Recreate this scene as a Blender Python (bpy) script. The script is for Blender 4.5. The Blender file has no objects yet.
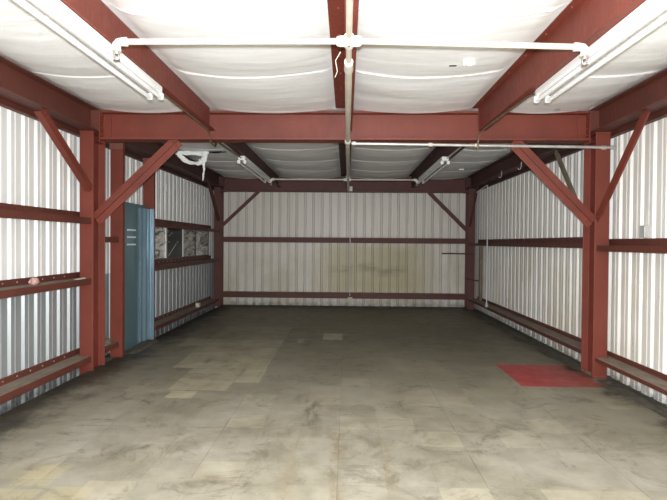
import bpy, bmesh, math, random
from mathutils import Vector, Matrix, noise
random.seed(7)
C = bpy.context.scene.collection
V = Vector

# ------------------------------------------------------------------ materials
def nm(name):
    m = bpy.data.materials.new(name); m.use_nodes = True
    nt = m.node_tree; b = nt.nodes['Principled BSDF']
    return m, nt, b
def N(nt, t, **k):
    n = nt.nodes.new(t)
    for a, v in k.items(): setattr(n, a, v)
    return n
def coords(nt, scale=(1,1,1), loc=(0,0,0)):
    g = N(nt, 'ShaderNodeNewGeometry')
    mp = N(nt, 'ShaderNodeMapping'); mp.inputs['Scale'].default_value = scale; mp.inputs['Location'].default_value = loc
    nt.links.new(g.outputs['Position'], mp.inputs['Vector'])
    return mp.outputs['Vector']
def noise_t(nt, vec, scale, detail=5, rough=.55, dist=0):
    n = N(nt, 'ShaderNodeTexNoise'); n.inputs['Scale'].default_value = scale
    n.inputs['Detail'].default_value = detail; n.inputs['Roughness'].default_value = rough
    n.inputs['Distortion'].default_value = dist
    nt.links.new(vec, n.inputs['Vector']); return n.outputs['Fac']
def ramp(nt, fac, stops):
    r = N(nt, 'ShaderNodeValToRGB'); e = r.color_ramp.elements
    while len(e) < len(stops): e.new(.5)
    for k, (p, c) in zip(e, stops):
        k.position = p; k.color = (c[0], c[1], c[2], 1) if hasattr(c, '__len__') else (c, c, c, 1)
    nt.links.new(fac, r.inputs['Fac']); return r.outputs['Color']
def mix(nt, f, a, b, mode='MIX'):
    n = N(nt, 'ShaderNodeMix', data_type='RGBA', blend_type=mode)
    for s, v in ((n.inputs['Factor'], f), (n.inputs[6], a), (n.inputs[7], b)):
        if isinstance(v, (int, float)): s.default_value = v if s.type == 'VALUE' else (v, v, v, 1)
        elif isinstance(v, tuple): s.default_value = (v[0], v[1], v[2], 1)
        else: nt.links.new(v, s)
    return n.outputs[2]
def mth(nt, op, a, b=None, c=None, clamp=False):
    n = N(nt, 'ShaderNodeMath', operation=op); n.use_clamp = clamp
    for s, v in zip(n.inputs, (a, b, c)):
        if v is None: continue
        if isinstance(v, (int, float)): s.default_value = v if s.type == 'VALUE' else (v, v, v, 1)
        else: nt.links.new(v, s)
    return n.outputs[0]
def bump(nt, b, h, strength=.3, dist=.01):
    n = N(nt, 'ShaderNodeBump'); n.inputs['Strength'].default_value = strength; n.inputs['Distance'].default_value = dist
    nt.links.new(h, n.inputs['Height']); nt.links.new(n.outputs['Normal'], b.inputs['Normal'])

def plain(name, col, rough=.5, metal=0, var=.12, scale=6, bumps=0, spec=.5):
    m, nt, b = nm(name)
    n = noise_t(nt, coords(nt), scale)
    c = ramp(nt, n, [(.3, tuple(x*(1-var) for x in col)), (.7, tuple(min(1, x*(1+var)) for x in col))])
    nt.links.new(c, b.inputs['Base Color'])
    b.inputs['Roughness'].default_value = rough; b.inputs['Metallic'].default_value = metal
    b.inputs['Specular IOR Level'].default_value = spec
    if bumps: bump(nt, b, noise_t(nt, coords(nt), scale*8), .3, bumps)
    return m

def red_paint(name, col, rough):
    m, nt, b = nm(name)
    n = noise_t(nt, coords(nt), 2.3, 6)
    c = ramp(nt, n, [(.25, tuple(x*.8 for x in col)), (.75, tuple(x*1.18 for x in col))])
    d = noise_t(nt, coords(nt, (9, 9, 3)), 3.1, 8, .7)
    c = mix(nt, ramp(nt, d, [(.6, 0), (.78, .55)]), c, (.13, .085, .055))
    s = noise_t(nt, coords(nt), 38, 3, .6)
    c = mix(nt, ramp(nt, s, [(.72, 0), (.76, .5)]), c, (.42, .3, .24))
    # dust resting on the faces that look up
    g = N(nt, 'ShaderNodeNewGeometry'); sx = N(nt, 'ShaderNodeSeparateXYZ'); nt.links.new(g.outputs['Normal'], sx.inputs[0])
    up = mth(nt, 'MULTIPLY', mth(nt, 'GREATER_THAN', sx.outputs['Z'], .9), .88)
    dust = ramp(nt, noise_t(nt, coords(nt, (3, 1, 1)), 4, 6, .65), [(.3, (.16, .125, .09)), (.7, (.3, .25, .19))])
    c = mix(nt, up, c, dust)
    nt.links.new(c, b.inputs['Base Color'])
    r = ramp(nt, d, [(.3, rough), (.7, min(1, rough+.25))]); nt.links.new(mix(nt, up, r, .95), b.inputs['Roughness'])
    bump(nt, b, noise_t(nt, coords(nt), 60), .12, .002)
    return m
RED = red_paint('red_oxide_paint', (.155, .030, .017), .45)
PRIMER = red_paint('brown_primer', (.16, .06, .045), .6)
DIM_BROWN = red_paint('dimmed_brown_steel', (.075, .028, .022), .6)  # browner steel, with the dimness of the far bay put into the colour
GIRTRED = red_paint('dull_red_brown_paint', (.105, .028, .018), .5)
DIM_RED = red_paint('dimmed_red_brown_paint', (.105, .034, .028), .5)  # browner copy of the red, darkened for the dim far frame and girts

def stripes_wall(name, base, dirt, stain, metal, rough, kind):
    m, nt, b = nm(name)
    vs = (1, 1, .12)
    streak = noise_t(nt, coords(nt, (7, 7, .35)), 2.2, 6, .65)
    big = noise_t(nt, coords(nt, (1, 1, .8)), 1.1, 5, .6)
    c = mix(nt, ramp(nt, streak, [(.45, 0), (.85, .35)]), base, dirt)
    g = N(nt, 'ShaderNodeNewGeometry'); s = N(nt, 'ShaderNodeSeparateXYZ'); nt.links.new(g.outputs['Position'], s.inputs[0])
    if kind:
        # brownish run-off stains below the middle girt
        low = N(nt, 'ShaderNodeMapRange', interpolation_type='SMOOTHSTEP'); nt.links.new(s.outputs['Z'], low.inputs[0])
        low.inputs[1].default_value = 1.75; low.inputs[2].default_value = 1.0; low.inputs[3].default_value = .12; low.inputs[4].default_value = 1
        f = mth(nt, 'MULTIPLY', ramp(nt, big, [(.38, 0), (.62, .8)]), low.outputs[0])
        c = mix(nt, f, c, stain)
        blot = noise_t(nt, coords(nt, (3, 3, 1)), 3.7, 5, .7)
        c = mix(nt, mth(nt, 'MULTIPLY', ramp(nt, blot, [(.64, 0), (.74, .7)]), low.outputs[0]), c, tuple(x*.35 for x in stain))
    if kind == 'back':
        # smeared yellow green stain on the back wall, centre right
        def band(sock, a, b2, w):
            r1 = N(nt, 'ShaderNodeMapRange', interpolation_type='SMOOTHSTEP'); nt.links.new(sock, r1.inputs[0])
            r1.inputs[1].default_value = a-w; r1.inputs[2].default_value = a+w
            r2 = N(nt, 'ShaderNodeMapRange', interpolation_type='SMOOTHSTEP'); nt.links.new(sock, r2.inputs[0])
            r2.inputs[1].default_value = b2+w; r2.inputs[2].default_value = b2-w
            return mth(nt, 'MULTIPLY', r1.outputs[0], r2.outputs[0])
        wob = mth(nt, 'MULTIPLY_ADD', noise_t(nt, coords(nt), 1.6, 5), .5, mth(nt, 'SUBTRACT', s.outputs['Z'], .25))
        area = mth(nt, 'MULTIPLY', band(s.outputs['X'], -.5, 1.9, .5), band(wob, .25, 1.5, .25))
        c = mix(nt, mth(nt, 'MULTIPLY', area, .85), c, (.46, .39, .2))
        sm = mth(nt, 'MULTIPLY', band(s.outputs['X'], -.3, 1.45, .3), band(wob, .78, .98, .1))
        sm = mth(nt, 'MULTIPLY', sm, ramp(nt, noise_t(nt, coords(nt, (1, 1, 3)), 2.5, 5, .65), [(.38, 0), (.62, .55)]))
        c = mix(nt, sm, c, (.15, .125, .055))
    if kind == 'back':  # rib shading put into the colour: dark edge lines, darker recesses
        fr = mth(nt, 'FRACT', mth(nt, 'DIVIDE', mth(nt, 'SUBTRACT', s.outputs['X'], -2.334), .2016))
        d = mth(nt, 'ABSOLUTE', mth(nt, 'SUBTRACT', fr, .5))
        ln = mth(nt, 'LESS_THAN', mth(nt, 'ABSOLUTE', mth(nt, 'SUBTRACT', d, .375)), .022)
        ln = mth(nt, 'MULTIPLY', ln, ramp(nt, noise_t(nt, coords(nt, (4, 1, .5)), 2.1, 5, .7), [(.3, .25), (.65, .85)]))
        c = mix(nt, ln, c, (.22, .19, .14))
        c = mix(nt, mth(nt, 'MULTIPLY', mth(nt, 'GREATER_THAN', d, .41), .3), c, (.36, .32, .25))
    # splash grime just above the floor
    gr = N(nt, 'ShaderNodeMapRange'); nt.links.new(s.outputs['Z'], gr.inputs[0])
    gr.inputs[1].default_value = .16; gr.inputs[2].default_value = -.02
    gf = mth(nt, 'MULTIPLY', gr.outputs[0], ramp(nt, noise_t(nt, coords(nt), 9, 5, .7), [(.35, .1), (.65, .9)]))
    c = mix(nt, gf, c, (.05, .045, .035))
    nt.links.new(c, b.inputs['Base Color'])
    b.inputs['Metallic'].default_value = metal; b.inputs['Roughness'].default_value = rough
    bump(nt, b, noise_t(nt, coords(nt), 3), .25, .01)
    return m
PANEL = stripes_wall('white_panel', (.72, .71, .685), (.52, .50, .45), (.5, .44, .33), 0, .38, '')
PANEL_R = stripes_wall('white_panel_stained', (.73, .71, .67), (.56, .54, .50), (.58, .53, .43), 0, .38, 'side')
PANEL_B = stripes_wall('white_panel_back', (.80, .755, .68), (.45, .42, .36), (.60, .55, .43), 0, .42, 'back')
GALV = stripes_wall('galvanised_panel', (.32, .335, .34), (.25, .26, .25), (.2, .2, .18), .3, .42, '')

def ceiling_mat():
    m, nt, b = nm('white_vinyl_insulation')
    n = noise_t(nt, coords(nt, (.5, 2.2, 1)), 1.5, 5)
    c = ramp(nt, n, [(.3, (.80, .795, .785)), (.7, (.89, .885, .875))])
    d = noise_t(nt, coords(nt, (1, 1, 1)), 5.2, 6, .7)
    c = mix(nt, ramp(nt, d, [(.68, 0), (.76, .4)]), c, (.5, .47, .42))
    nt.links.new(c, b.inputs['Base Color']); b.inputs['Roughness'].default_value = .45
    w = noise_t(nt, coords(nt, (.7, 6, 1)), 2.2, 6, .55, .5)
    bump(nt, b, w, .3, .015)
    return m
CEIL = ceiling_mat()

def floor_mat():
    m, nt, b = nm('worn_vinyl_tile_floor')
    g = N(nt, 'ShaderNodeNewGeometry'); s = N(nt, 'ShaderNodeSeparateXYZ'); nt.links.new(g.outputs['Position'], s.inputs[0])
    X, Y = s.outputs['X'], s.outputs['Y']
    wob = mth(nt, 'MULTIPLY', mth(nt, 'SUBTRACT', noise_t(nt, coords(nt), 14, 4, .7), .5), .05)
    Xw = mth(nt, 'ADD', X, wob); Yw = mth(nt, 'ADD', Y, wob)
    def rect(x0, x1, y0, y1, w=.008, xs=X, ys=Y):
        dx = mth(nt, 'SUBTRACT', (x1-x0)/2, mth(nt, 'ABSOLUTE', mth(nt, 'SUBTRACT', xs, (x0+x1)/2)))
        dy = mth(nt, 'SUBTRACT', (y1-y0)/2, mth(nt, 'ABSOLUTE', mth(nt, 'SUBTRACT', ys, (y0+y1)/2)))
        return mth(nt, 'DIVIDE', mth(nt, 'MINIMUM', dx, dy), w, clamp=True)
    big = noise_t(nt, coords(nt), .9, 7, .6, .6)
    med = noise_t(nt, coords(nt, (1, 1, 1), (3, 1, 0)), 4.5, 8, .68)
    fine = noise_t(nt, coords(nt), 45, 4, .7)
    c = ramp(nt, big, [(.3, (.155, .135, .09)), (.5, (.25, .226, .175)), (.72, (.35, .328, .28))])
    c = mix(nt, .5, c, ramp(nt, med, [(.3, (.12, .105, .068)), (.55, (.27, .25, .185)), (.8, (.37, .35, .285))]))
    # each tile keeps a slightly different tone
    TP = .31
    tx = mth(nt, 'FLOOR', mth(nt, 'DIVIDE', mth(nt, 'SUBTRACT', X, .02), TP)); ty = mth(nt, 'FLOOR', mth(nt, 'DIVIDE', mth(nt, 'SUBTRACT', Y, 4.02), TP))
    cx = N(nt, 'ShaderNodeCombineXYZ'); nt.links.new(tx, cx.inputs[0]); nt.links.new(ty, cx.inputs[1])
    wn = N(nt, 'ShaderNodeTexWhiteNoise', noise_dimensions='2D'); nt.links.new(cx.outputs[0], wn.inputs['Vector'])
    c = mix(nt, 1.0, c, ramp(nt, wn.outputs['Value'], [(0, .92), (1, 1.06)]), 'MULTIPLY')
    worn = noise_t(nt, coords(nt, (1, 1, 1), (9, 4, 0)), 1.7, 6, .6)
    yel = mth(nt, 'GREATER_THAN', wn.outputs['Value'], .8)
    c = mix(nt, mth(nt, 'MULTIPLY', yel, .07), c, (.5, .42, .22))
    # brown dirt and light falloff painted into the far half
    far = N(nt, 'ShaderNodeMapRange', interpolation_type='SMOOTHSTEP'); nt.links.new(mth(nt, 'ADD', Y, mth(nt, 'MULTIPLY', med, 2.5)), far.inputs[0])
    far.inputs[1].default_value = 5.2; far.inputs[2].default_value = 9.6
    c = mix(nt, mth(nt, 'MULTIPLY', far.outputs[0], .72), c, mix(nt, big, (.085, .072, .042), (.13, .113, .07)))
    # light clean tiles where something stood
    light = None
    for (x0, x1, y0, y1, k) in [(-2.05, -.87, 7.7, 8.95, .3), (-2.38, -1.87, 7.15, 7.75, .6), (-2.03, -.87, 6.55, 7.7, .62), (-2.0, -.87, 5.9, 6.55, .8),
                                (-1.74, -1.13, 5.02, 5.9, .7), (-1.13, -.855, 5.32, 5.9, .95), (-1.68, -1.41, 4.76, 5.0, 1.0),
                                (-.295, .02, 7.74, 8.3, 1.0), (-.67, -.57, 7.48, 7.79, .8)]:
        r = mth(nt, 'MULTIPLY', rect(x0, x1, y0, y1, .012, Xw, Yw), k)
        light = r if light is None else mth(nt, 'MAXIMUM', light, r)
    light = mth(nt, 'MULTIPLY', light, ramp(nt, noise_t(nt, coords(nt), 2.6, 6, .65), [(.3, .35), (.6, 1)]))
    c = mix(nt, light, c, mix(nt, wn.outputs['Value'], (.36, .32, .20), (.39, .36, .26)))
    yl = None
    for r4 in [(-1.99, -1.745, 3.0, 3.29), (-1.715, -1.44, 2.72, 3.01), (-2.02, -1.74, 2.7, 2.975)]:
        r = rect(*r4, .015, Xw, Yw); yl = r if yl is None else mth(nt, 'MAXIMUM', yl, r)
    c = mix(nt, mth(nt, 'MULTIPLY', yl, .38), c, (.38, .325, .17))
    # joints
    def joint(v, o, p, w):
        fr = mth(nt, 'FRACT', mth(nt, 'DIVIDE', mth(nt, 'SUBTRACT', v, o), p))
        d = mth(nt, 'MINIMUM', fr, mth(nt, 'SUBTRACT', 1, fr))
        return mth(nt, 'LESS_THAN', d, w/p)
    wx = mth(nt, 'ADD', X, mth(nt, 'MULTIPLY', wob, .15)); wy = mth(nt, 'ADD', Y, mth(nt, 'MULTIPLY', wob, .15))
    j = mth(nt, 'MAXIMUM', joint(wx, .02, TP, .0022), joint(wy, 4.02, TP, .0025))
    j2 = mth(nt, 'MAXIMUM', joint(wx, .02, TP*3, .0035), joint(wy, 4.02, TP*4, .004))
    jm = ramp(nt, noise_t(nt, coords(nt, (1, 1, 1), (5, 5, 0)), 1.9, 5, .7), [(.42, .05), (.62, .8)])
    jf = mth(nt, 'MULTIPLY', mth(nt, 'MAXIMUM', mth(nt, 'MULTIPLY', j, .6), j2), jm)
    c = mix(nt, jf, c, (.12, .1, .07))
    # smudges and scuffs
    sm = noise_t(nt, coords(nt, (1, 1, 1), (1.5, 2.2, 0)), 2.7, 9, .78, 1.1)
    c = mix(nt, ramp(nt, sm, [(.52, 0), (.68, .78)]), c, (.095, .08, .052))
    sp = noise_t(nt, coords(nt, (1, 1, 1), (4, 4, 0)), 11, 6, .8, .4)
    c = mix(nt, ramp(nt, sp, [(.68, 0), (.78, .6)]), c, (.08, .065, .045))
    c = mix(nt, ramp(nt, fine, [(.62, 0), (.75, .35)]), c, (.6, .57, .48))
    for (x0, x1, y0, y1, k, col) in [(-.03, .05, 2.4, 3.98, .75, (.17, .13, .07)), (-.33, -.25, 2.6, 3.95, .6, (.2, .16, .09)), (.33, .38, 2.6, 3.9, .5, (.2, .16, .09)),
                                     (-.62, .0, 3.85, 4.1, .5, (.15, .13, .09)), (.2, .62, 3.78, 4.2, .45, (.2, .18, .14)), (-.30, -.16, 4.1, 4.75, .8, (.1, .08, .05)), (-.85, -.25, 4.7, 4.95, .45, (.13, .11, .07))]:
        r = rect(x0-.03, x1+.03, y0-.05, y1+.05, .06, mth(nt, 'ADD', X, mth(nt, 'MULTIPLY', wob, 3)), mth(nt, 'ADD', Y, mth(nt, 'MULTIPLY', wob, 5)))
        r = mth(nt, 'MULTIPLY', r, ramp(nt, noise_t(nt, coords(nt, (1, .35, 1), (x0*7, y0, 0)), 13, 6, .75), [(.42, 0), (.62, k)]))
        c = mix(nt, r, c, col)
    # red square of painted tiles beside the right column
    rd = mth(nt, 'MULTIPLY', rect(1.93, 3.0, 5.335, 6.31, .01, X, Y), ramp(nt, noise_t(nt, coords(nt), 6, 7, .75), [(.3, 1), (.72, .75)]))
    edge = mth(nt, 'ADD', X, mth(nt, 'MULTIPLY', noise_t(nt, coords(nt, (1, 1, 1), (7, 0, 0)), 3.5, 6, .7), .5))
    rd = mth(nt, 'MULTIPLY', rd, mth(nt, 'SUBTRACT', 1, mth(nt, 'DIVIDE', mth(nt, 'SUBTRACT', edge, 3.0), .12, clamp=True), clamp=True))
    c = mix(nt, rd, c, mix(nt, ramp(nt, med, [(.4, 0), (.7, .8)]), (.40, .028, .035), (.26, .03, .03)))
    # black dirt along both side walls and the back wall
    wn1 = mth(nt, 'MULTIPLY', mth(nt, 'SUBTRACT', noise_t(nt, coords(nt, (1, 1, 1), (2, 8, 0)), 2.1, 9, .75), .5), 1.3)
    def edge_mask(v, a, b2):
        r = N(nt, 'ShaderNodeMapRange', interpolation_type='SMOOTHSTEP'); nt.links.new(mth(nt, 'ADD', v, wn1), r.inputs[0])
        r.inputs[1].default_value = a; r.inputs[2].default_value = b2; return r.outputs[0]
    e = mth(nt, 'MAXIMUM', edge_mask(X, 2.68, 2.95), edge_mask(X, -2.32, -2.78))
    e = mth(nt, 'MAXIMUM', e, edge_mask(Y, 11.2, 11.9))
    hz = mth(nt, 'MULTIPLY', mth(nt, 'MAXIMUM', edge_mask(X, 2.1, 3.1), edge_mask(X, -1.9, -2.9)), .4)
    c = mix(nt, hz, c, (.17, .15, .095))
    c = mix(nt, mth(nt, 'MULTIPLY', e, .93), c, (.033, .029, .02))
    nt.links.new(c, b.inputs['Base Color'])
    rr = ramp(nt, med, [(.3, .42), (.7, .72)]); nt.links.new(rr, b.inputs['Roughness'])
    hh = mix(nt, .5, mth(nt, 'MULTIPLY', fine, .5), mth(nt, 'SUBTRACT', med, jf)); bump(nt, b, hh, .3, .004)
    return m
FLOOR = floor_mat()

WHITE = plain('white_enamel', (.74, .74, .72), .35, 0, .04)
TUBE = plain('fluorescent_glass', (.74, .74, .735), .2, 0, .02)
PIPE = plain('painted_pipe', (.44, .40, .33), .42, 0, .12, 9)
PIPE_W = plain('white_painted_fitting', (.62, .58, .52), .45, 0, .12, 20)
STEEL = plain('galvanised_conduit', (.55, .54, .51), .42, .55, .15, 14)
DARKSTEEL = plain('brown_conduit', (.16, .11, .07), .5, .4, .25, 14)
BRASS = plain('sprinkler_metal', (.42, .36, .33), .4, .7, .2, 30)
BLUE = plain('blue_locker_paint', (.09, .155, .175), .4, .1, .1, 3, 0)
BLUE_LIT = plain('lit_blue_locker_paint', (.19, .28, .34), .2, .35, .1, 3, 0)  # locker blue lightened in colour for the door leaf facing the flash
SLOT = plain('lit_slot_edge', (.8, .82, .82), .4, 0, .1, 30)  # slot edges coloured near white, as if catching the flash
FRAMEW = plain('white_mullion', (.7, .7, .68), .5, 0, .08, 10)
FRAMED = plain('dark_mullion', (.07, .05, .045), .5, 0, .08, 10)
DIRT = plain('dirt_heap', (.075, .065, .045), .95, 0, .35, 9, .02)
POST = plain('weathered_post', (.17, .14, .10), .7, 0, .25, 8)
RUST = plain('rusty_rod', (.10, .055, .035), .7, .2, .3, 12)
PAPER = plain('white_paper', (.75, .73, .68), .8, 0, .06, 10)
PINK = plain('pink_lump', (.50, .30, .27), .75, 0, .4, 14, .006)
YELBOX = plain('faded_cream_plastic', (.55, .52, .36), .5, 0, .1, 10)
GREYBOX = plain('grey_metal_box', (.5, .5, .48), .4, .3, .1, 10)
ROOF = plain('roof_void', (.05, .05, .05), .9)
ASPH = plain('outdoor_concrete', (.33, .32, .30), .9, 0, .2, 3)
VINYL = plain('torn_white_vinyl', (.85, .85, .83), .5, 0, .05, 10)
def foil_mat(name, base, rough, metal, cont):
    m, nt, b = nm(name)
    n = noise_t(nt, coords(nt, (1, .8, 3.2)), 2.2, 6, .65, 1.6)
    c = ramp(nt, n, [(.40, tuple(x*cont for x in base)), (.5, base), (.64, tuple(min(1, x*1.6) for x in base))])
    nt.links.new(c, b.inputs['Base Color']); b.inputs['Roughness'].default_value = rough; b.inputs['Metallic'].default_value = metal
    return m
FOIL = foil_mat('crumpled_silver_sheet', (.80, .78, .72), .35, .3, .12)
FOIL2 = foil_mat('dull_crumpled_sheet', (.44, .43, .39), .4, .3, .15)
FOIL3 = foil_mat('pale_crumpled_sheet', (.68, .68, .64), .38, .3, .3)
GLASSD = plain('black_glass', (.008, .009, .010), .3, 0, .2, 3, 0, .2)

# ------------------------------------------------------------------ mesh builder
class MB:
    def __init__(s): s.v = []; s.f = []; s.sm = []
    def add(s, vs, fs, smooth=False):
        o = len(s.v); s.v += [V(p) for p in vs]
        for f in fs: s.f.append([i+o for i in f]); s.sm.append(smooth)
        return s
    def box(s, x0, x1, y0, y1, z0, z1):
        vs = [(x, y, z) for x in (x0, x1) for y in (y0, y1) for z in (z0, z1)]
        return s.add(vs, [(0,1,3,2), (4,6,7,5), (0,4,5,1), (2,3,7,6), (0,2,6,4), (1,5,7,3)])
    def prism(s, prof, p0, p1, ax, ay):
        """extrude closed 2D profile (a,b)->a*ax+b*ay from p0 to p1"""
        p0, p1, ax, ay = V(p0), V(p1), V(ax).normalized(), V(ay).normalized()
        n = len(prof)
        vs = [p0+ax*a+ay*b for a, b in prof]+[p1+ax*a+ay*b for a, b in prof]
        fs = [(i, (i+1) % n, n+(i+1) % n, n+i) for i in range(n)]
        return s.add(vs, fs+[tuple(range(n-1, -1, -1)), tuple(range(n, 2*n))])
    def tube(s, pts, r, seg=14, caps=True):
        pts = [V(p) for p in pts]; rr = r if hasattr(r, '__len__') else [r]*len(pts)
        rings = []; up = None
        for i, p in enumerate(pts):
            t = (pts[min(i+1, len(pts)-1)]-pts[max(i-1, 0)]).normalized()
            if up is None: up = V((0, 0, 1)) if abs(t.z) < .9 else V((1, 0, 0))
            a = t.cross(up).normalized(); b = a.cross(t).normalized(); up = b
            rings.append([p+a*math.cos(k*2*math.pi/seg)*rr[i]+b*math.sin(k*2*math.pi/seg)*rr[i] for k in range(seg)])
        vs = [q for rg in rings for q in rg]; fs = []
        for i in range(len(pts)-1):
            for k in range(seg):
                fs.append((i*seg+k, i*seg+(k+1) % seg, (i+1)*seg+(k+1) % seg, (i+1)*seg+k))
        s.add(vs, fs, True)
        if caps:
            s.add(rings[0], [tuple(range(seg-1, -1, -1))]); s.add(rings[-1], [tuple(range(seg))])
        return s
    def bolt(s, p, d, r=.011, h=.01):
        p, d = V(p), V(d).normalized(); v0, f0 = len(s.v), len(s.f); s.tube([p, p+d*h], r, 6)
        if not hasattr(s, 'cuts'): s.cuts = []
        s.cuts.append((v0, len(s.v), f0, len(s.f))); return s
    def build_pieces(s, name, mat, parent):
        """one object for every bolt or screw that was added"""
        nf = getattr(s, 'cuts', [])
        for (v0, v1, f0, f1) in nf:
            p = MB(); c = sum(s.v[v0:v1], V())/(v1-v0)
            p.v = s.v[v0:v1]; p.f = [[i-v0 for i in f] for f in s.f[f0:f1]]; p.sm = s.sm[f0:f1]
            p.build(name, mat, parent)
    def build(s, name, mat, parent=None, bevel=0, mat2=None, sel=None):
        me = bpy.data.meshes.new(name); me.from_pydata([tuple(v) for v in s.v], [], s.f); me.update()
        bm = bmesh.new(); bm.from_mesh(me); bmesh.ops.recalc_face_normals(bm, faces=bm.faces[:]); bm.to_mesh(me); bm.free()
        me.materials.append(mat)
        for p, sm in zip(me.polygons, s.sm): p.use_smooth = sm
        o = bpy.data.objects.new(name, me); C.objects.link(o)
        if parent: 
            o.parent = parent; o.matrix_parent_inverse = Matrix.Translation(-parent.location)
        if bevel:
            b = o.modifiers.new('edge', 'BEVEL'); b.width = bevel; b.segments = 2; b.limit_method = 'ANGLE'
        return o
def tag(o, label, cat=None, group=None, kind=None):
    if label: o['label'] = label
    if cat: o['category'] = cat
    if group: o['group'] = group
    if kind: o['kind'] = kind
    return o
def thing(name, label, cat, loc, group=None):
    o = bpy.data.objects.new(name, None); C.objects.link(o); o.location = loc; o.empty_display_size = .1
    return tag(o, label, cat, group)

WX = 3.08; YF = -.35; YB = 11.98

# ------------------------------------------------------------------ setting
# floor slab, with the sunken strip of earth outside its left edge
f = MB()
poly = [(-2.9, YF), (3.3, YF), (3.3, 12.3), (-2.9, 12.3), (-2.9, 7.72), (-3.3, 7.72), (-3.3, 6.40), (-2.9, 6.40)]
f.prism([(a, b) for a, b in poly], (0, 0, -.3), (0, 0, 0), (1, 0, 0), (0, 1, 0))
floor = f.build('floor', FLOOR); tag(floor, 'worn tile floor with pale patches and a red square', kind='structure')
g = MB(); nx, ny = 6, 120
vs = [(-3.35+.46*i/nx, YF+(12.65*j/ny), -.14+.025*noise.noise(V((i*.8, j*.5, 0)))) for j in range(ny+1) for i in range(nx+1)]
g.add(vs, [(j*(nx+1)+i, j*(nx+1)+i+1, (j+1)*(nx+1)+i+1, (j+1)*(nx+1)+i) for j in range(ny) for i in range(nx)], True)
tag(g.build('trim_1', DIRT), 'dark dirt lying along the foot of the left wall', kind='structure')
g = MB().box(-12, 12, -14, YF, -.3, -.02)
tag(g.build('ground', ASPH), 'concrete yard in front of the open bay', kind='structure')

P = .2016; D = .025
def corr(u0, u1, ph):
    """rib profile: list of (u, depth outward)"""
    out = []; k = math.floor((u0-ph)/P)-1
    while ph+k*P < u1+P:
        c = ph+k*P
        for du, d in ((-.034, 0), (-.018, D), (.018, D), (.034, 0), (.085, 0), (.092, -.005), (.108, -.005), (.115, 0)):
            if u0 <= c+du <= u1: out.append((c+du, d))
        k += 1
    return [(u0, 0)]+out+[(u1, 0)]
def wall(name, side, u0, u1, z0, z1, ph, mat, holes=(), parent=None, off=0):
    m = MB(); pr = corr(u0, u1, ph)
    for (ua, da), (ub, db) in zip(pr, pr[1:]):
        mid = (ua+ub)/2; segs = [(z0, z1)]
        for (ha, hb, za, zb) in holes:
            if ha < mid < hb: segs = [(z0, za), (zb, z1)]
        for (a, b) in segs:
            n = 4; 
            if side == 'L': q = lambda u, d, z: (-WX-d-off, u, z)
            elif side == 'R': q = lambda u, d, z: (WX+d+off, u, z)
            else: q = lambda u, d, z: (u, YB+d+off, z)
            m.add([q(ua, da, a), q(ub, db, a), q(ub, db, b), q(ua, da, b)], [(0, 1, 2, 3)])
    # outer skin so the sheet has a thickness and no light leaks
    if side == 'L': m.box(-WX-.075, -WX-.045, u0, u1, z0, z1) if not holes else None
    elif side == 'R': m.box(WX+.045, WX+.075, u0, u1, z0, z1)
    else: m.box(u0, u1, YB+.045, YB+.075, z0, z1)
    o = m.build(name, mat, parent)
    return o
PHL, PHR, PHB = 4.607, 5.01, -2.334
# window opening in left wall, far bay
WY0, WY1, WZ0, WZ1 = 8.02, 11.42, 1.195, 1.78
wl = wall('wall_left', 'L', YF, YB+.05, 1.07, 3.12, PHL, PANEL, holes=[(WY0, WY1, WZ0, WZ1)])
tag(wl, 'left wall of white ribbed metal panels', kind='structure')
wll = wall('lower_panel', 'L', YF, YB+.05, -.25, 1.07, PHL, GALV, parent=wl, off=.002)
wll['label'] = 'grey galvanised ribbed panels below the lower girt'
sk = MB().box(-WX-.09, -WX-.06, YF, YB, WZ1, 3.12).box(-WX-.09, -WX-.06, YF, WY0, WZ0, WZ1).box(-WX-.09, -WX-.06, WY1, YB, WZ0, WZ1).box(-WX-.09, -WX-.06, YF, YB, -.25, WZ0)
sk.build('outer_skin', GALV, wl)
tag(wall('wall_right', 'R', YF, YB+.05, -.05, 3.12, PHR, PANEL_R), 'right wall of stained white ribbed metal panels', kind='structure')
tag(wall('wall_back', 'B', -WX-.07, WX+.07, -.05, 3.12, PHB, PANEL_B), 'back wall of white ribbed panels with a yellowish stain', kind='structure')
m = MB().box(-WX-.12, WX+.12, YF, YB+.12, 3.3, 3.34).box(-WX-.12, -WX-.08, YF, YB+.1, 3.1, 3.3).box(WX+.08, WX+.12, YF, YB+.1, 3.1, 3.3).box(-WX, WX, YB+.08, YB+.12, 3.1, 3.3).box(-WX, WX, YF, YF+.03, 3.05, 3.3)
tag(m.build('roof', ROOF), 'dark roof deck above the white insulation', kind='structure')

# ceiling: white faced insulation sagging between purlins, with folded seams across
PX = [-1.52, .02, 1.55]
spans = [(-2.82, -1.60), (-1.49, -.06), (.08, 1.47), (1.58, 2.82)]
def ceil_z(x, y):
    t = 0
    for a, b in spans:
        if a <= x <= b: t = (x-a)/(b-a)
    k = (y-3.32)/1.175; fr = k-math.floor(k); kk = round(k)
    if t <= 0: return 3.055
    e = min(1, t/.06, (1-t)/.06); e = e*e*(3-2*e)
    sagx = math.sin(math.pi*t)**.8
    z = 3.05-.018*e-.052*sagx-.02*sagx*math.sin(math.pi*fr)
    z += e*(.010*noise.noise(V((x*1.2, y*3.5, 1.7)))+.003*noise.noise(V((x*2.5, y*13, 4))))
    ys = (k-kk)*1.175+.02*noise.noise(V((x*.9, kk, 9)))-.05*(sagx-.6)
    for yc in (5.865, 11.715):
        if abs(y-yc) < .5: z = z*1-(1-abs(y-yc)/.5)*e*(.010*noise.noise(V((x*1.2, y*3.5, 1.7))))
        if abs(y-yc) < .105: return 3.03
    if kk != 2: z -= e*.014*math.exp(-(ys/.011)**2)
    return z
ylist = []; y = YF
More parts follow.
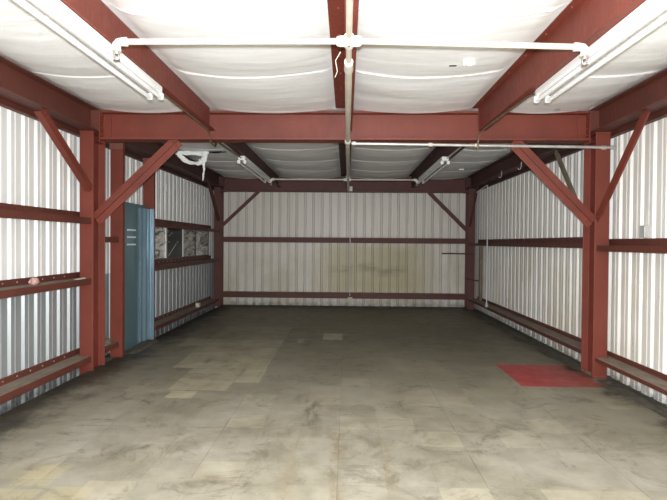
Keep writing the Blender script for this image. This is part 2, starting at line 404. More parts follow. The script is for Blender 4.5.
while y < YB+.06:
    k = (y-3.32)/1.175; fr = abs(k-round(k))*1.175
    ylist.append(y); y += .011 if fr < .11 else .035
ylist.append(YB+.06)
xlist = [-3.12+6.24*i/104 for i in range(105)]
def in_hole(x, y):
    for (cx, cy, rx, ry, an) in [(-2.12, 8.24, .19, .06, .0), (1.09, 4.14, .03, .018, .2), (.93, 4.19, .018, .012, 0), (2.33, 9.95, .06, .045, 0), (2.36, 5.6, .02, .02, 0)]:
        if ((x-cx)/rx)**2+((y-cy)/ry)**2 < 1: return True
    return False
m = MB(); W = len(xlist)
vs = [(x, y, ceil_z(x, y)) for y in ylist for x in xlist]
fs = []
for j in range(len(ylist)-1):
    for i in range(W-1):
        if in_hole((xlist[i]+xlist[i+1])/2, (ylist[j]+ylist[j+1])/2): continue
        fs.append((j*W+i, j*W+i+1, (j+1)*W+i+1, (j+1)*W+i))
m.add(vs, fs, True)
tag(m.build('ceiling', CEIL), 'sagging white vinyl insulation blanket overhead', kind='structure')

# ------------------------------------------------------------------ steel frame
def isec(w, h, tf, tw):
    return [(-w/2, -h/2), (w/2, -h/2), (w/2, -h/2+tf), (tw/2, -h/2+tf), (tw/2, h/2-tf), (w/2, h/2-tf), (w/2, h/2), (-w/2, h/2), (-w/2, h/2-tf), (-tw/2, h/2-tf), (-tw/2, -h/2+tf), (-w/2, -h/2+tf)]

def column(x, y0, d, zb, label):
    RED = globals()['RED'] if y0 < 8 else DIM_RED
    t = thing('steel_column', label, 'column', (x, y0+d/2, zb), 'corner columns of the portal frames')
    w = .16
    MB().prism(isec(w, d, .016, .014), (x, y0+d/2, zb), (x, y0+d/2, 2.765), (1, 0, 0), (0, 1, 0)).build('shaft', RED, t, .003)
    s = 1 if x < 0 else -1
    # base plate with anchor bolts
    MB().box(x-.08, x+.08, y0-.02, y0+d+.02, zb, zb+.018).build('base_plate', RED, t)
    b = MB()
    for dy in (.05, d-.05):
        b.bolt((x+s*.06, y0+dy, zb+.018), (0, 0, 1), .011, .04)
    b.build_pieces('anchor_bolt', RUST, t)
    # cap plate and stiffener
    MB().box(x-.085, x+.085, y0-.006, y0+d+.006, 2.752, 2.766).build('cap_plate', RED, t)
    st = MB().box(x+s*.01, x+s*.076, y0+.017, y0+d-.017, 2.66, 2.672)
    st.build('stiffener', RED, t)
    return t
NX = -2.93
column(-2.93, 5.72, .29, -.13, 'near left red steel column between two wall braces, in front of the blue locker')
column(2.93, 5.72, .29, 0, 'near right red steel column standing beside the red floor square')
column(-2.925, 11.57, .29, 0, 'far left red steel column in the corner past the covered windows')
column(2.925, 11.57, .29, 0, 'far right red steel column in the corner behind the hanging pipe')

def frame_beam(y, label):
    RED = globals()['RED'] if y < 8 else DIM_RED
    t = thing('cross_beam', label, 'beam', (0, y, 2.68), 'beams spanning the room from column to column')
    MB().prism(isec(.2, .33, .024, .014), (-2.80, y, 2.845), (2.80, y, 2.845), (0, 1, 0), (0, 0, 1)).build('beam', RED, t, .002)
    for s in (-1, 1):
        p = MB().box(min(s*2.795, s*2.808), max(s*2.795, s*2.808), y-.1, y+.1, 2.67, 3.02)
        p.build('end_plate', RED, t)
        b = MB()
        for dz in (2.74, 2.82, 2.9, 2.97):
            b.bolt((s*2.795, y-.06, dz), (-s, 0, 0), .013, .014)
        b.build_pieces('bolt', RED, t)
        # angle clip seen on the face of the web near each end
        MB().box(min(s*2.70, s*2.795), max(s*2.70, s*2.795), y-.018, y-.008, 2.72, 2.97).build('clip_angle', RED, t)
    return t
frame_beam(5.865, 'near red cross beam spanning between the two near columns')
frame_beam(11.715, 'far red cross beam above the back wall')

def eave(s, y0, y1, label, RED=None):
    RED = RED or GIRTRED
    t = thing('eave_beam', label, 'beam', (s*2.91, y0, 2.77), 'beams along the top of the side walls')
    MB().prism(isec(.20, .26, .014, .012), (s*2.91, y0, 2.9), (s*2.91, y1, 2.9), (1, 0, 0), (0, 0, 1)).build('beam', RED, t, .002)
    for yy in (5.77, 11.615):
        if y0 < yy < y1: MB().box(min(s*2.8105, s*3.005), max(s*2.8105, s*3.005), yy, yy+.012, 2.785, 3.015).build('stiffener', RED, t)
    a = MB().prism([(0, 0), (.06, 0), (.06, .006), (.006, .006), (.006, .13), (0, .13)], (s*3.07, y0, 2.71), (s*3.07, y1, 2.71), (-s, 0, 0), (0, 0, 1))
    a.build('eave_angle', RED, t)
    return t
eave(-1, YF+.03, 5.863, 'red eave beam on the left wall, near bay')
eave(1, YF+.03, 5.863, 'red eave beam on the right wall, near bay')
eave(-1, 5.867, 11.87, 'dark eave beam on the left wall over the locker and covered windows', DIM_BROWN)
eave(1, 5.867, 11.87, 'dark eave beam on the right wall with two white hooks, far bay', DIM_BROWN)
for s in (-1, 1):   # short splice over each near column
    pass

def purlin(x, y0, y1, label, RED):
    w = .075; wl = .115 if abs(x) < .5 else .075
    t = thing('roof_purlin', label, 'purlin', (x, y0, 2.775), 'roof purlins running front to back')
    k = .006; zb, zt = 2.775, 3.04
    prof = [(w, zb), (w, zb+k), (k/2, zb+k), (k/2, zt), (-wl, zt), (-wl, zt-k), (-k/2, zt-k), (-k/2, zb)]
    MB().prism(prof, (x, y0, 0), (x, y1, 0), (1, 0, 0), (0, 0, 1)).build('section', RED, t)
    b = MB(); y = y0+.25
    while y < y1:
        b.bolt((x-.045, y, zt-k), (0, 0, -1), .008, .012); y += .42
    b.build_pieces('bolt', RED, t)
    MB().box(x-.007, x+.007 if x > 0 else x+.007, y1-.02, y1, 2.77, 3.03).build('end_clip', RED, t)
    return t
for (y0, y1, bay) in ((YF+.04, 5.755, 'near'), (5.975, 11.605, 'far')):
    for x, w in ((-1.52, 'left'), (.045, 'middle'), (1.55, 'right')):
        purlin(x, y0, y1, {'nearleft': 'left red purlin of the near bay, beside the long left light fixture',
            'nearmiddle': 'middle red purlin of the near bay, above the central sprinkler pipe',
            'nearright': 'right red purlin of the near bay, beside the long right light fixture',
            'farleft': 'left dark purlin beyond the near cross beam, next to the torn insulation',
            'farmiddle': 'middle dark purlin beyond the near cross beam',
            'farright': 'right dark purlin beyond the near cross beam, above the far right light'}[bay+w], RED if bay == 'near' else DIM_BROWN)

def girt(s, y0, y1, zl, up, dn, label, grp, xf=2.87):
    RED = GIRTRED if y0 < 6.3 and s*y0 < 6 else DIM_RED
    t = thing('wall_girt', label, 'girt', (s*2.97, y0, zl-dn), grp)
    k = .007; w = WX-.002-xf
    prof = [(0, up), (k, up), (k, 0), (w, 0), (w, -dn), (w-k, -dn), (w-k, -k), (0, -k)]
    zz = MB().prism(prof, (s*(WX-.002), y0, zl), (s*(WX-.002), y1, zl), (-s, 0, 0), (0, 0, 1))
    if y1 < 6:
        zz.prism([(0, up), (k, up), (k, 0), (.055, 0), (.055, -k), (0, -k)], (s*(WX-.002), y1, zl), (s*(WX-.002), 6.01, zl), (-s, 0, 0), (0, 0, 1))
    zz.build('z_section', RED, t)
    b = MB(); y = (PHL if s < 0 else PHR)-40*P+.1
    while y < y1-.03:
        if y > y0+.03: b.bolt((s*(WX-.002-k), y, zl+up*.5), (-s, 0, 0), .007, .006)
        y += P
    b.build_pieces('screw', STEEL if s < 0 and zl < 1.5 else RED, t)
    return t
GL, GR = 'girts along the left wall', 'girts along the right wall'
girt(-1, YF, 5.715, 1.766, .075, .073, 'upper red girt on the left wall, near bay, at eye level', GL)
girt(-1, YF, 5.715, 1.070, .065, .068, 'lower red girt on the near left wall, with a pink lump on its dusty ledge', GL)
girt(-1, YF, 5.715, .172, .065, .07, 'bottom red girt on the left wall, near bay, with a broad dusty ledge', GL)
girt(1, YF, 5.715, 1.495, .075, .065, 'middle red girt on the right wall, near bay', GR)
girt(1, YF, 5.715, .232, .055, .04, 'bottom red girt on the right wall, near bay, with a dusty ledge', GR)
girt(-1, 7.66, 11.565, 1.79, .085, .065, 'dark girt along the top of the covered windows', GL)
girt(-1, 7.66, 11.565, 1.115, .075, .068, 'dark girt along the bottom of the covered windows', GL)
girt(-1, 7.66, 11.565, .185, .06, .06, 'bottom girt on the left wall, far bay, with a cream box on it', GL)
girt(1, 6.015, 11.565, 1.52, .08, .06, 'middle red girt on the right wall, far bay', GR)
girt(1, 6.015, 11.565, .25, .055, .05, 'bottom girt on the right wall, far bay, with a dusty ledge', GR)
# short girts between the near column and the locker
girt(-1, 6.015, 6.42, 1.555, .065, .07, 'short girt between the near left column and the narrow post', 'short girts left of the locker')
girt(-1, 6.015, 6.42, .2, .06, .065, 'short bottom girt with debris left of the locker', 'short girts left of the locker')
def back_girt(z0, z1, label):
    RED = DIM_RED
    t = thing('wall_girt', label, 'girt', (0, 11.8, z0), 'girts along the back wall')
    k = .008
    prof = [(0, 0), (.0, z1-z0), (.20, z1-z0), (.20, z1-z0-k), (k, z1-z0-k), (k, k), (.07, k), (.07, 0)]
    MB().prism(prof, (-2.842, 11.76, z0), (2.842, 11.76, z0), (0, 1, 0), (0, 0, 1)).build('channel', RED, t)
    return t
back_girt(1.50, 1.625, 'middle dark red girt across the back wall')
back_girt(.2, .325, 'bottom dark red girt across the back wall')

def door_post(y, label, dx=0):
    t = thing('steel_post', label, 'post', (-2.89+dx, y, 0), 'narrow posts either side of the locker')
    x0, x1 = -2.965, -2.805
    zb = -.13 if y < 7 else 0
    pr = [(-.08, 0), (.08, 0), (.08, .07), (.07, .07), (.07, .01), (-.07, .01), (-.07, .1), (-.08, .1)]
    MB().prism(pr, (-2.885+dx, y, 0), (-2.885+dx, y, 2.765), (1, 0, 0), (0, 1, 0)).build('channel', RED, t, .002)
    c = MB().box(-2.972+dx, -2.798+dx, y-.012, y-.001, 2.68, 2.765).build('cap_clip', PRIMER, t)
    c['label'] = 'pale brown clip plate at the top'
    return t
door_post(6.42, 'narrow red steel post just left of the blue locker', -.02)
door_post(7.58, 'narrow red steel post just behind the blue locker', -.065)

# ------------------------------------------------------------------ braces
def double_brace(p0, p1, label):
    """pair of angles back to back, lying in the frame plane"""
    t = thing('diagonal_brace', label, 'brace', p1, 'double braces from the near columns to the near beam')
    p0, p1 = V(p0), V(p1); d = (p1-p0).normalized(); n = V((0, -1, 0)); up = n.cross(d).normalized()
    if up.z < 0: up = -up
    k = .007
    upper = [(0, 0), (.074, 0), (.074, k), (k, k), (k, .06), (0, .06)]
    MB().prism([(a+.004, b) for a, b in upper], p0, p1, up, (0, 1, 0)).build('upper_angle', RED, t, .001)
    lower = [(-a-.010, b-.022) for a, b in upper]
    MB().prism(lower, p0, p1, up, (0, 1, 0)).build('lower_angle', RED, t, .001)
    g = MB()
    for p, q in ((p0, 1), (p1, -1)):
        c = p+d*q*.06; g.bolt(c+up*.035+n*.0, n, .014, .016); g.bolt(c-up*.035+n*.016, n, .014, .016)
    g.build_pieces('bolt', RED, t)
    return t
double_brace((-2.86, 5.80, 1.75), (-1.895, 5.80, 2.675), 'double angle brace from the near left column up to the near beam')
double_brace((2.86, 5.80, 1.75), (1.955, 5.80, 2.675), 'double angle brace from the near right column up to the near beam')

def angle_brace(p0, p1, nrm, w, label, grp, mat=RED):
    p0, p1 = V(p0), V(p1); d = (p1-p0).normalized(); n = V(nrm).normalized(); up = n.cross(d).normalized()
    t = thing('knee_brace', label, 'brace', p0, grp)
    k = .006
    prof = [(-w/2, 0), (w/2, 0), (w/2, w*.8), (w/2-k, w*.8), (w/2-k, k), (-w/2, k)]
    MB().prism(prof, p0, p1, up, -n).build('angle', mat, t, .001)
    b = MB()
    for c in (p0+d*.05, p1-d*.05): b.bolt(c, n, .012, .014)
    b.build_pieces('bolt', mat, t)
    return t
KB = 'knee braces rising from the columns to the eave beams'
angle_brace((-2.855, 5.70, 2.10), (-2.86, 4.76, 2.765), (1, 0, 0), .085, 'single angle brace from the near left column to the near left eave beam', KB)
angle_brace((2.855, 5.70, 1.78), (2.86, 4.80, 2.765), (-1, 0, 0), .10, 'single angle brace from the near right column to the near right eave beam', KB)
angle_brace((2.87, 6.03, 1.78), (2.87, 6.88, 2.765), (-1, 0, 0), .085, 'greyish brace rising behind the near right column', KB, POST)
angle_brace((-2.86, 11.55, 2.0), (-2.87, 10.75, 2.765), (1, 0, 0), .07, 'dark brace from the far left column to the left eave beam', KB, DIM_BROWN)
angle_brace((2.86, 11.55, 1.9), (2.87, 10.95, 2.765), (-1, 0, 0), .07, 'dark brace from the far right column to the right eave beam', KB, DIM_BROWN)
FB = 'braces crossing the top corners of the back wall'
angle_brace((-2.84, 11.60, 1.86), (-1.97, 11.60, 2.68), (0, -1, 0), .08, 'diagonal brace in the upper left corner of the back wall', FB, DIM_RED)
angle_brace((2.84, 11.60, 1.80), (1.95, 11.60, 2.68), (0, -1, 0), .08, 'diagonal brace in the upper right corner of the back wall', FB, DIM_RED)

# ------------------------------------------------------------------ fluorescent fixtures
def fixture(x, y0, label):
    L = 2.42; t = thing('fluorescent_light', label, 'light fixture', (x, y0, 2.775), 'two tube ceiling lights under the purlins')
    z1, z0 = 2.772, 2.712
    # housing: shallow channel with sloping sides
    prof = [(-.05, z0+.012), (-.04, z0), (.04, z0), (.05, z0+.012), (.05, z1), (-.05, z1)]
    MB().prism(prof, (x, y0, 0), (x, y0+L, 0), (1, 0, 0), (0, 0, 1)).build('housing', WHITE, t, .002)
    for dx in (-.045, .045):
        MB().tube([(x+dx, y0+.035, z0-.034), (x+dx, y0+L-.035, z0-.034)], .0175, 18).build('tube', TUBE, t)
        for yy in (y0+.02, y0+L-.02):
            MB().prism([(-.022, z0), (-.022, z0-.044), (-.012, z0-.052), (.012, z0-.052), (.022, z0-.044), (.022, z0)], (x+dx, yy-.014, 0), (x+dx, yy+.014, 0), (1, 0, 0), (0, 0, 1)).build('lamp_holder', WHITE, t, .002)
    for yy in (y0+.35, y0+L-.35): MB().box(x-.012, x+.012, yy-.012, yy+.012, z1, 2.776).build('hanger', STEEL, t)
    return t
fixture(-1.51, 1.70, 'long white light fixture at the top left, under the near left purlin')
fixture(1.66, 1.78, 'long white light fixture at the top right, under the near right purlin')
fixture(-1.49, 7.4, 'far left light fixture beyond the near beam, white end facing out')
fixture(1.50, 7.4, 'far right light fixture beyond the near beam, white end facing out')

# ------------------------------------------------------------------ sprinkler pipe
t = thing('sprinkler_pipe', 'cream sprinkler pipe down the middle with cross branches and heads', 'pipe', (.06, 0, 2.64))
ZP = 2.65
MB().tube([(.07, YF, ZP), (.07, 3.3, ZP)], .0175).build('main_pipe', PIPE, t)
MB().tube([(.07, 3.3, ZP), (.07, 5.6, ZP-.025)], .0245).build('main_pipe', PIPE, t)
MB().tube([(.07, 5.6, ZP-.025), (.10, 11.5, ZP+.06)], .026).build('main_pipe', PIPE, t)
MB().tube([(.07, 3.2, ZP), (.07, 3.21, ZP), (.07, 3.24, ZP), (.07, 3.36, ZP), (.07, 3.38, ZP)], [.022, .03, .028, .031, .026]).build('coupling', PIPE_W, t)
MB().tube([(.07, 5.55, ZP-.025), (.07, 5.56, ZP-.025), (.07, 5.67, ZP-.025), (.07, 5.68, ZP-.025)], [.028, .034, .034, .028]).build('coupling', PIPE_W, t)
MB().tube([(.085, 8.9, ZP+.025), (.085, 9.02, ZP+.027)], .034).build('coupling', PIPE_W, t)
for (yb, r, xl, xr, zz) in ((2.885, .0175, -1.27, 1.44, 2.65), (9.43, .017, -1.36, 1.37, 2.685)):
    cr = MB().tube([(-.0, yb, zz), (.02, yb, zz), (.12, yb, zz), (.14, yb, zz)], [.026, .031, .031, .026])
    cr.tube([(.07, yb-.07, zz), (.07, yb-.05, zz), (.07, yb+.05, zz), (.07, yb+.07, zz)], [.026, .031, .031, .026])
    cr.build('cross_fitting', PIPE_W, t)
    for xe in (xl, xr):
        s = 1 if xe > 0 else -1; y00 = yb; yb = y00+(.09 if s > 0 and y00 < 5 else 0)
        MB().tube([(.07+s*.06, y00, zz), (xe-s*.03, yb, zz)], r).build('branch_pipe', PIPE, t)
        e = MB().tube([(xe-s*.06, yb, zz), (xe-s*.035, yb, zz), (xe-s*.012, yb, zz-.004), (xe, yb, zz-.016), (xe, yb, zz-.04), (xe, yb, zz-.052)], [.026, .024, .024, .024, .024, .026])
        el = e.build('elbow', PIPE_W, t)
        h = MB().tube([(xe, yb, zz-.05), (xe, yb, zz-.068)], .013, 10)
        h.tube([(xe, yb, zz-.068), (xe, yb, zz-.074)], .019, 6)
        h.tube([(xe-.012, yb, zz-.074), (xe-.014, yb, zz-.09), (xe, yb, zz-.104)], .004, 6).tube([(xe+.012, yb, zz-.074), (xe+.014, yb, zz-.09), (xe, yb, zz-.104)], .004, 6)
        h.tube([(xe, yb, zz-.104), (xe, yb, zz-.108)], .02, 12)
        h.build('sprinkler_head', BRASS, t); yb = y00
w_ = MB().tube([(.02, 2.97, ZP-.03), (-.01, 3.05, ZP-.05), (0, 3.12, ZP-.09), (-.015, 3.2, ZP-.1)], .003, 6).build('wire_tie', PIPE_W, t)

# ------------------------------------------------------------------ conduits
CG = 'thin conduits feeding the lights'
def conduit(name, pts, r, mat, label, cat='conduit', grp=None):
    o = MB().tube(pts, r, 12).build(name, mat); return tag(o, label, cat, grp)
t = thing('electrical_conduit', 'pale conduit along the near beam from the middle to the right column', 'conduit', (.1, 5.7, 2.62))
MB().tube([(.115, 5.725, 2.628), (3.02, 5.70, 2.588)], .0165).build('pipe', STEEL, t)
for x in (.14, 1.52, 2.93, 1.0):
    MB().tube([(x-.022, 5.71, 2.628-(x-.09)*.0137), (x+.022, 5.71, 2.628-(x-.09)*.0137)], .022).build('fitting', PIPE_W, t)
MB().tube([(3.0, 5.70, 2.588), (3.045, 5.70, 2.588)], .021).build('end_cap', STEEL, t)
conduit('light_conduit', [(-1.51, 4.125, 2.745), (-1.50, 4.3, 2.755), (-1.49, 5.55, 2.755), (-1.49, 5.70, 2.70), (-1.50, 5.74, 2.64), (-1.51, 5.99, 2.64), (-1.54, 6.15, 2.74), (-1.50, 7.395, 2.745)], .011, DARKSTEEL, 'thin brown conduit between the two left light fixtures', 'conduit', CG)
conduit('light_conduit', [(1.61, 4.205, 2.745), (1.60, 4.35, 2.758), (1.555, 5.52, 2.755), (1.535, 5.66, 2.72), (1.525, 5.675, 2.63), (1.525, 5.68, 2.565)], .011, DARKSTEEL, 'thin brown conduit from the near right fixture down to the pale conduit', 'conduit', CG)
conduit('light_conduit', [(1.54, 5.99, 2.755), (1.52, 7.395, 2.745)], .011, STEEL, 'thin conduit feeding the far right light fixture', 'conduit', CG)
# back wall conduit with two boxes
t = thing('wall_conduit', 'thin conduit down the middle of the back wall with two small boxes', 'conduit', (.15, 11.72, .2))
MB().tube([(.155, 11.735, .26), (.15, 11.735, 2.74)], .012).build('pipe', STEEL, t)
MB().box(.085, .195, 11.55, 11.605, 2.69, 2.80).build('junction_box', PAPER, t, .004)
MB().box(.105, .215, 11.69, 11.75, .15, .235).build('outlet_box', YELBOX, t, .004)
# white pipe hanging from right eave beam
t = thing('hanging_pipe', 'thin white pipe dropping from the right eave beam to the bottom girt', 'pipe', (2.86, 10.4, .25))
MB().tube([(2.83, 10.80, 2.60), (2.835, 10.15, 2.655), (2.84, 10.04, 2.66), (2.845, 10.01, 2.62), (2.845, 10.0, .3)], .0095).build('pipe', WHITE, t)
MB().tube([(2.845, 10.0, .252), (2.845, 10.0, .27), (2.845, 10.0, .32), (2.845, 10.0, .33)], [.03, .035, .028, .018]).build('floor_fitting', GREYBOX, t)
# hooks
for y, w in ((9.0, 'farther'), (8.0, 'nearer')):
    o = MB().tube([(2.806, y, 2.80), (2.80, y, 2.72), (2.795, y, 2.69), (2.78, y, 2.675), (2.762, y, 2.68), (2.756, y, 2.70)], .0038, 8).build('wire_hook', WHITE)
    tag(o, w+' small white hook hanging from the right eave beam', 'hook', 'hooks on the right eave beam')
# box hanging on a wire on right wall
t = thing('wall_box', 'small grey box on a wire above the right girt, near bay', 'box', (3.05, 5.1, 1.575))
MB().box(3.03, 3.076, 5.085, 5.175, 1.575, 1.70).build('box', GREYBOX, t, .004)
MB().tube([(3.055, 5.11, 1.70), (3.062, 5.10, 1.78), (3.065, 5.07, 1.9), (3.066, 5.07, 2.74)], .0035, 6).build('wire', STEEL, t)
# rods and short post at far right corner
tag(MB().box(3.0, 3.06, 11.12, 11.19, .255, 1.448).build('short_post', POST, None, .003), 'weathered short post between the two right girts near the far corner', 'post')
t = thing('steel_rod', 'upper thin rusty rod sticking out in front of the back right column', 'rod', (2.6, 11.5, 1.27), 'rusty rods at the back right column')
MB().tube([(2.24, 11.53, 1.277), (2.99, 11.53, 1.275)], .016, 8).build('rod', RUST, t)
MB().tube([(2.9, 11.53, 1.272), (2.9, 11.568, 1.272)], .014, 8).build('clamp', RUST, t)
t = thing('steel_rod', 'lower thin rusty rod between the back right column and the short post', 'rod', (2.9, 11.4, .68), 'rusty rods at the back right column')
MB().tube([(2.80, 11.54, .70), (2.99, 11.35, .68), (3.02, 11.2, .68)], .014, 8).build('rod', RUST, t)

# ------------------------------------------------------------------ locker
t = thing('metal_locker', 'tall blue metal locker with three vent slots between the narrow posts', 'locker', (-3.0, 7.1, 0))
zt = 2.02
prof = [(-3.065, 6.75), (-2.955, 6.75), (-2.95, 6.755), (-2.95, 7.19), (-2.942, 7.2), (-2.942, 7.47), (-2.95, 7.48), (-3.065, 7.48)]
MB().prism(prof, (0, 0, .0), (0, 0, zt), (1, 0, 0), (0, 1, 0)).build('body', BLUE, t, .002)
# door leaf with pressed vertical ribs
pp = [(-2.938, 7.205)]
for i in range(17):
    a = i/16; pp.append((-2.936+.05*a+.010*math.sin(a*math.pi*4), 7.22+.235*a))
back = [(x-.012, y+.004) for x, y in pp][::-1]
d = MB().prism(pp+back, (0, 0, .03), (0, 0, 1.985), (1, 0, 0), (0, 1, 0)).build('door', BLUE_LIT, t); d['label'] = 'blue door in a lit tone, with pressed vertical ribs'
for p in d.data.polygons: p.use_smooth = False
fl = [(-2.89, 7.462), (-2.872, 7.456), (-2.858, 7.464), (-2.84, 7.456), (-2.815, 7.458), (-2.812, 7.47), (-2.89, 7.476)]
d2 = MB().prism(fl, (0, 0, .03), (0, 0, 1.985), (1, 0, 0), (0, 1, 0)).build('door_edge', BLUE_LIT, t); d2['label'] = 'blue folded edge of the door in a lit tone'
for z in (1.655, 1.555, 1.452):
    MB().prism([(-2.95, z+.014), (-2.938, z-.004), (-2.938, z-.008), (-2.95, z-.008)], (0, 6.845, 0), (0, 7.12, 0), (1, 0, 0), (0, 0, 1)).build('vent_slot', SLOT, t)
MB().box(-3.065, -2.93, 6.745, 7.485, zt, zt+.012).build('top_cap', BLUE, t)

# ------------------------------------------------------------------ covered windows
w = MB(); fr = .03
w.box(-WX-.06, -WX+.004, WY0, WY1, WZ1-.02, WZ1+.01).box(-WX-.06, -WX+.004, WY0, WY1, WZ0-.01, WZ0+.015)
w.box(-WX-.06, -WX+.004, WY0, WY0+.03, WZ0, WZ1).box(-WX-.06, -WX+.004, WY1-.03, WY1, WZ0, WZ1)
win = w.build('window_1', FRAMED); tag(win, 'row of four narrow panes in the left wall, three covered with crumpled sheet', kind='structure')
def sheet(y0, y1, mat, label, crump, seed):
    m = MB(); ny, nz = 36, 24
    vs = []
    for j in range(nz+1):
        for i in range(ny+1):
            y = y0+(y1-y0)*i/ny; z = WZ0+.012+(WZ1-WZ0-.03)*j/nz
            d = crump*(noise.noise(V((y*5, z*20, seed)))+.6*noise.noise(V((y*11, z*26, seed+4)))) if crump else 0
            d = min(d, .01)
            vs.append((-WX-.012+d, y, z))
    m.add(vs, [(j*(ny+1)+i, j*(ny+1)+i+1, (j+1)*(ny+1)+i+1, (j+1)*(ny+1)+i) for j in range(nz) for i in range(ny)], False)
    o = m.build('pane', mat, win); o['label'] = label
sheet(WY0+.02, 8.70, FOIL, 'pane covered with bright crumpled sheet', .02, 3)
sheet(8.73, 9.62, GLASSD, 'bare black glass pane', .0, 5)
sheet(9.64, 10.4, FOIL2, 'pane covered with dull crumpled sheet', .018, 8)
sheet(10.42, WY1-.02, FOIL3, 'pane covered with pale crumpled sheet', .016, 11)
for (a, b, mt) in ((8.675, 8.755, FRAMEW), (9.595, 9.665, FRAMEW), (10.375, 10.445, FRAMED)):
    MB().box(-WX-.03, -WX+.003, (a+b)/2-.024, (a+b)/2+.024, WZ0, WZ1).build('mullion', mt, win)
m = MB()
for (a, b) in (((8.85, 1.25), (9.25, 1.46)), ((8.9, 1.62), (8.93, 1.60)), ((8.86, 1.5), (8.88, 1.48)), ((9.3, 1.5), (9.34, 1.48)), ((8.8, 1.7), (8.82, 1.68)), ((9.0, 1.66), (9.02, 1.64))):
    m.tube([(-WX-.010, a[0], a[1]), (-WX-.010, (a[0]+b[0])/2+.01, (a[1]+b[1])/2), (-WX-.010, b[0], b[1])], .0045, 5)
m.build('pale_marks', FRAMEW, win)  # pale strokes and dots on the black pane
m = MB().box(-WX-.09, -WX-.062, WY0-.1, WY1+.1, WZ0-.1, WZ1+.1).build('shutter_board', ROOF, win)

# ------------------------------------------------------------------ torn insulation
t = thing('torn_insulation', 'torn white insulation flap hanging from the far bay ceiling at left', 'torn sheet', (-2.35, 8.2, 2.75))
def ribbon(pts, wd, name, parent, seed=0):
    m = MB(); n = len(pts); vs = []
    P3 = []
    for i in range(n-1):
        for k in range(5):
            P3.append((V(pts[i]).lerp(V(pts[i+1]), k/5), wd[i]+(wd[i+1]-wd[i])*k/5))
    P3.append((V(pts[-1]), wd[-1]))
    for i, (p, w_) in enumerate(P3):
        q = P3[min(i+1, len(P3)-1)][0]-P3[max(i-1, 0)][0]; q.normalize()
        a = q.cross(V((0, 1, 0))).normalized()
        j = 1+.5*noise.noise(V((i*.7, seed, 0)))
        for s in (-1, 0, 1):
            vs.append(p+a*s*w_*j*.5+V((0, .025*noise.noise(V((i*.5, s*2.1, seed+3)))+(.018 if s == 0 else 0), 0)))
    fs = []
    for i in range(len(P3)-1):
        for s in (0, 1): fs.append((i*3+s, i*3+s+1, i*3+s+4, i*3+s+3))
    m.add(vs, fs, True)
    o = m.build(name, VINYL, parent); so = o.modifiers.new('thickness', 'SOLIDIFY'); so.thickness = .004; return o
ribbon([(-2.72, 8.15, 2.96), (-2.66, 8.17, 2.90), (-2.60, 8.2, 2.84), (-2.52, 8.22, 2.80), (-2.42, 8.2, 2.785), (-2.32, 8.18, 2.79), (-2.27, 8.16, 2.84), (-2.25, 8.16, 2.91), (-2.26, 8.16, 2.98)], [.06, .075, .08, .06, .045, .07, .1, .09, .07], 'torn_edge', t, 1)
ribbon([(-2.72, 8.2, 2.965), (-2.6, 8.2, 2.955), (-2.45, 8.2, 2.95), (-2.3, 8.2, 2.945), (-2.2, 8.2, 2.97)], [.05, .07, .06, .075, .04], 'torn_edge', t, 5)
ribbon([(-2.275, 8.17, 2.80), (-2.27, 8.18, 2.68), (-2.28, 8.17, 2.58), (-2.285, 8.17, 2.50)], [.05, .03, .028, .02], 'hanging_strip', t, 9)
ribbon([(-2.30, 8.14, 2.83), (-2.34, 8.13, 2.77), (-2.37, 8.13, 2.74)], [.08, .06, .01], 'torn_edge', t, 13)
def flap(x, y, z, s, label):
    m = MB(); vs = []
    for j in range(4):
        for i in range(5):
            vs.append((x+s*(i-2)*.5+.3*s*noise.noise(V((i, j, x))), y-.1*s*j, z-.3*s*j+.4*s*noise.noise(V((i*1.3, j, 7+x)))))
    m.add(vs, [(j*5+i, j*5+i+1, (j+1)*5+i+1, (j+1)*5+i) for j in range(3) for i in range(4)], True)
    o = m.build('ceiling_tear', VINYL); so = o.modifiers.new('thickness', 'SOLIDIFY'); so.thickness = .002
    tag(o, label, 'tear', 'small tears in the white ceiling')
flap(1.04, 4.10, 2.975, .045, 'small torn flap in the near ceiling between middle and right purlins')
flap(2.30, 9.90, 2.985, .05, 'small torn flap in the far ceiling above the right light fixture')

# ------------------------------------------------------------------ small things on ledges
def lump(name, c, r, mat, label, cat, seed, sub=3):
    bm = bmesh.new(); bmesh.ops.create_icosphere(bm, subdivisions=sub, radius=1)
    for v in bm.verts:
        k = 1+.35*noise.noise(v.co*1.6+V((seed, 0, 0)))+.12*noise.noise(v.co*5+V((seed, 3, 0)))
        v.co = V((v.co.x*r[0]*k, v.co.y*r[1]*k, v.co.z*r[2]*k))
    zmin = min(v.co.z for v in bm.verts)
    for v in bm.verts: v.co.z = max(v.co.z, zmin*.6)-zmin*.6; v.co += V(c)
    me = bpy.data.meshes.new(name); bm.to_mesh(me); bm.free(); me.materials.append(mat)
    o = bpy.data.objects.new(name, me); C.objects.link(o); tag(o, label, cat); return o
lump('crumpled_wrapper', (-2.96, 4.80, 1.0705), (.035, .06, .045), PINK, 'crumpled pinkish wrapper lying on the lower left girt', 'wrapper', 2)
m = MB().add([(-2.94, 5.48, 1.072), (-2.885, 5.47, 1.072), (-2.885, 5.62, 1.074), (-2.93, 5.65, 1.078), (-2.94, 5.48, 1.076), (-2.885, 5.47, 1.076), (-2.885, 5.62, 1.08), (-2.93, 5.65, 1.084)], [(0, 3, 2, 1), (4, 5, 6, 7), (0, 1, 5, 4), (1, 2, 6, 5), (2, 3, 7, 6), (3, 0, 4, 7)])
tag(m.build('paper_slip', PAPER), 'white paper slip on the lower left girt next to the column', 'paper')
tag(MB().box(-2.95, -2.88, 10.0, 10.09, .186, .27).build('small_box', YELBOX, None, .006), 'small cream box on the bottom left girt below the windows', 'box')
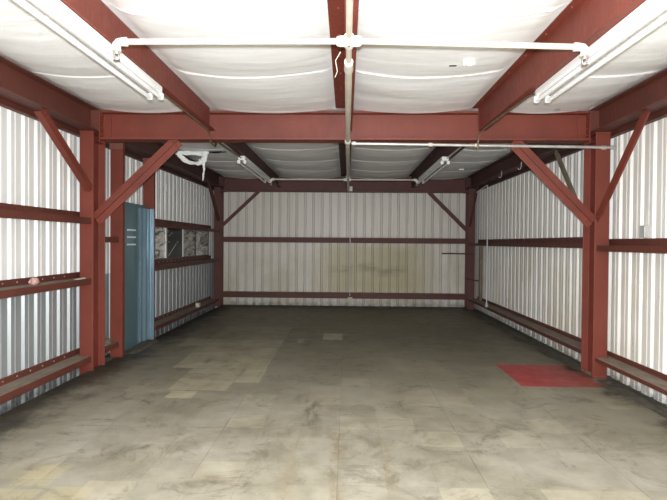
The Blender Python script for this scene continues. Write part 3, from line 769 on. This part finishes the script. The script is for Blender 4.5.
tag(MB().box(-3.078, -3.068, 8.70, 8.76, 2.38, 2.5).build('wall_tag', WHITE, None, .003), 'small white tag high on the left wall above the windows', 'tag')
o = lump('debris_pile', (-2.95, 6.22, .2005), (.06, .13, .045), POST, 'pile of grey debris on the short bottom girt left of the locker', 'debris', 6)
# dirt heaped at the foot of the walls, as on the photograph beside the locker and along the right wall
def berm(x0, x1, y0, y1, h, name, label, seed):
    m = MB(); nx_, ny_ = 10, max(8, int((y1-y0)/.06)); vs = []
    for j in range(ny_+1):
        for i in range(nx_+1):
            a = i/nx_; y = y0+(y1-y0)*j/ny_
            e = math.sin(math.pi*min(1, max(0, j/ny_)))**.4
            z = h*e*math.sin(math.pi*a)**.8*(.55+.9*noise.noise(V((a*2, y*2.1, seed)))+.5*noise.noise(V((a*5, y*9, seed))))
            vs.append((x0+(x1-x0)*a, y, max(z, 0)+.0015 if 0 < i < nx_ and 0 < j < ny_ else .0005))
    m.add(vs, [(j*(nx_+1)+i, j*(nx_+1)+i+1, (j+1)*(nx_+1)+i+1, (j+1)*(nx_+1)+i) for j in range(ny_) for i in range(nx_)], True)
    tag(m.build(name, DIRT), label, 'dirt', kind='stuff')
berm(2.85, 3.06, 2.0, 5.66, .035, 'dirt', 'black dirt along the foot of the right wall, near bay', 1)
berm(2.82, 3.06, 6.06, 11.5, .03, 'dirt', 'black dirt along the foot of the right wall, far bay', 4)
berm(-2.925, -2.72, 6.6, 7.5, .05, 'dirt', 'black dirt heaped at the foot of the blue locker', 8)

# ------------------------------------------------------------------ camera
cam = bpy.data.cameras.new('camera'); co = bpy.data.objects.new('camera', cam); C.objects.link(co)
yaw, pit, rol = .0254, .0142, .0079
cy, sy, cp, sp, cr_, sr = math.cos(yaw), math.sin(yaw), math.cos(pit), math.sin(pit), math.cos(rol), math.sin(rol)
fwd = V((-sy*cp, cy*cp, -sp)); right = V((cy, sy, 0)); up = right.cross(fwd)
r2 = right*cr_+up*sr; u2 = -right*sr+up*cr_
M = Matrix(((r2.x, u2.x, -fwd.x, .0642), (r2.y, u2.y, -fwd.y, 0), (r2.z, u2.z, -fwd.z, 1.5), (0, 0, 0, 1)))
co.matrix_world = M
cam.sensor_width = 36; cam.lens = 502.9/667*36; cam.clip_start = .05
bpy.context.scene.camera = co

# ------------------------------------------------------------------ light
# the camera's flash, just above the lens, and daylight from the open front
fl = bpy.data.lights.new('camera_flash', 'POINT'); fl.energy = 1450; fl.color = (.96, .985, 1); fl.shadow_soft_size = .03
fo = bpy.data.objects.new('camera_flash', fl); C.objects.link(fo); fo.location = (.064, -.03, 1.57)
w = bpy.data.worlds.new('daylight'); bpy.context.scene.world = w; w.use_nodes = True
bg = w.node_tree.nodes['Background']; bg.inputs['Color'].default_value = (.86, .93, 1, 1); bg.inputs['Strength'].default_value = .25
vs_ = bpy.context.scene.view_settings
vs_.view_transform = 'Standard'; vs_.look = 'None'; vs_.gamma = 1; vs_.use_curve_mapping = False; vs_.exposure = 0
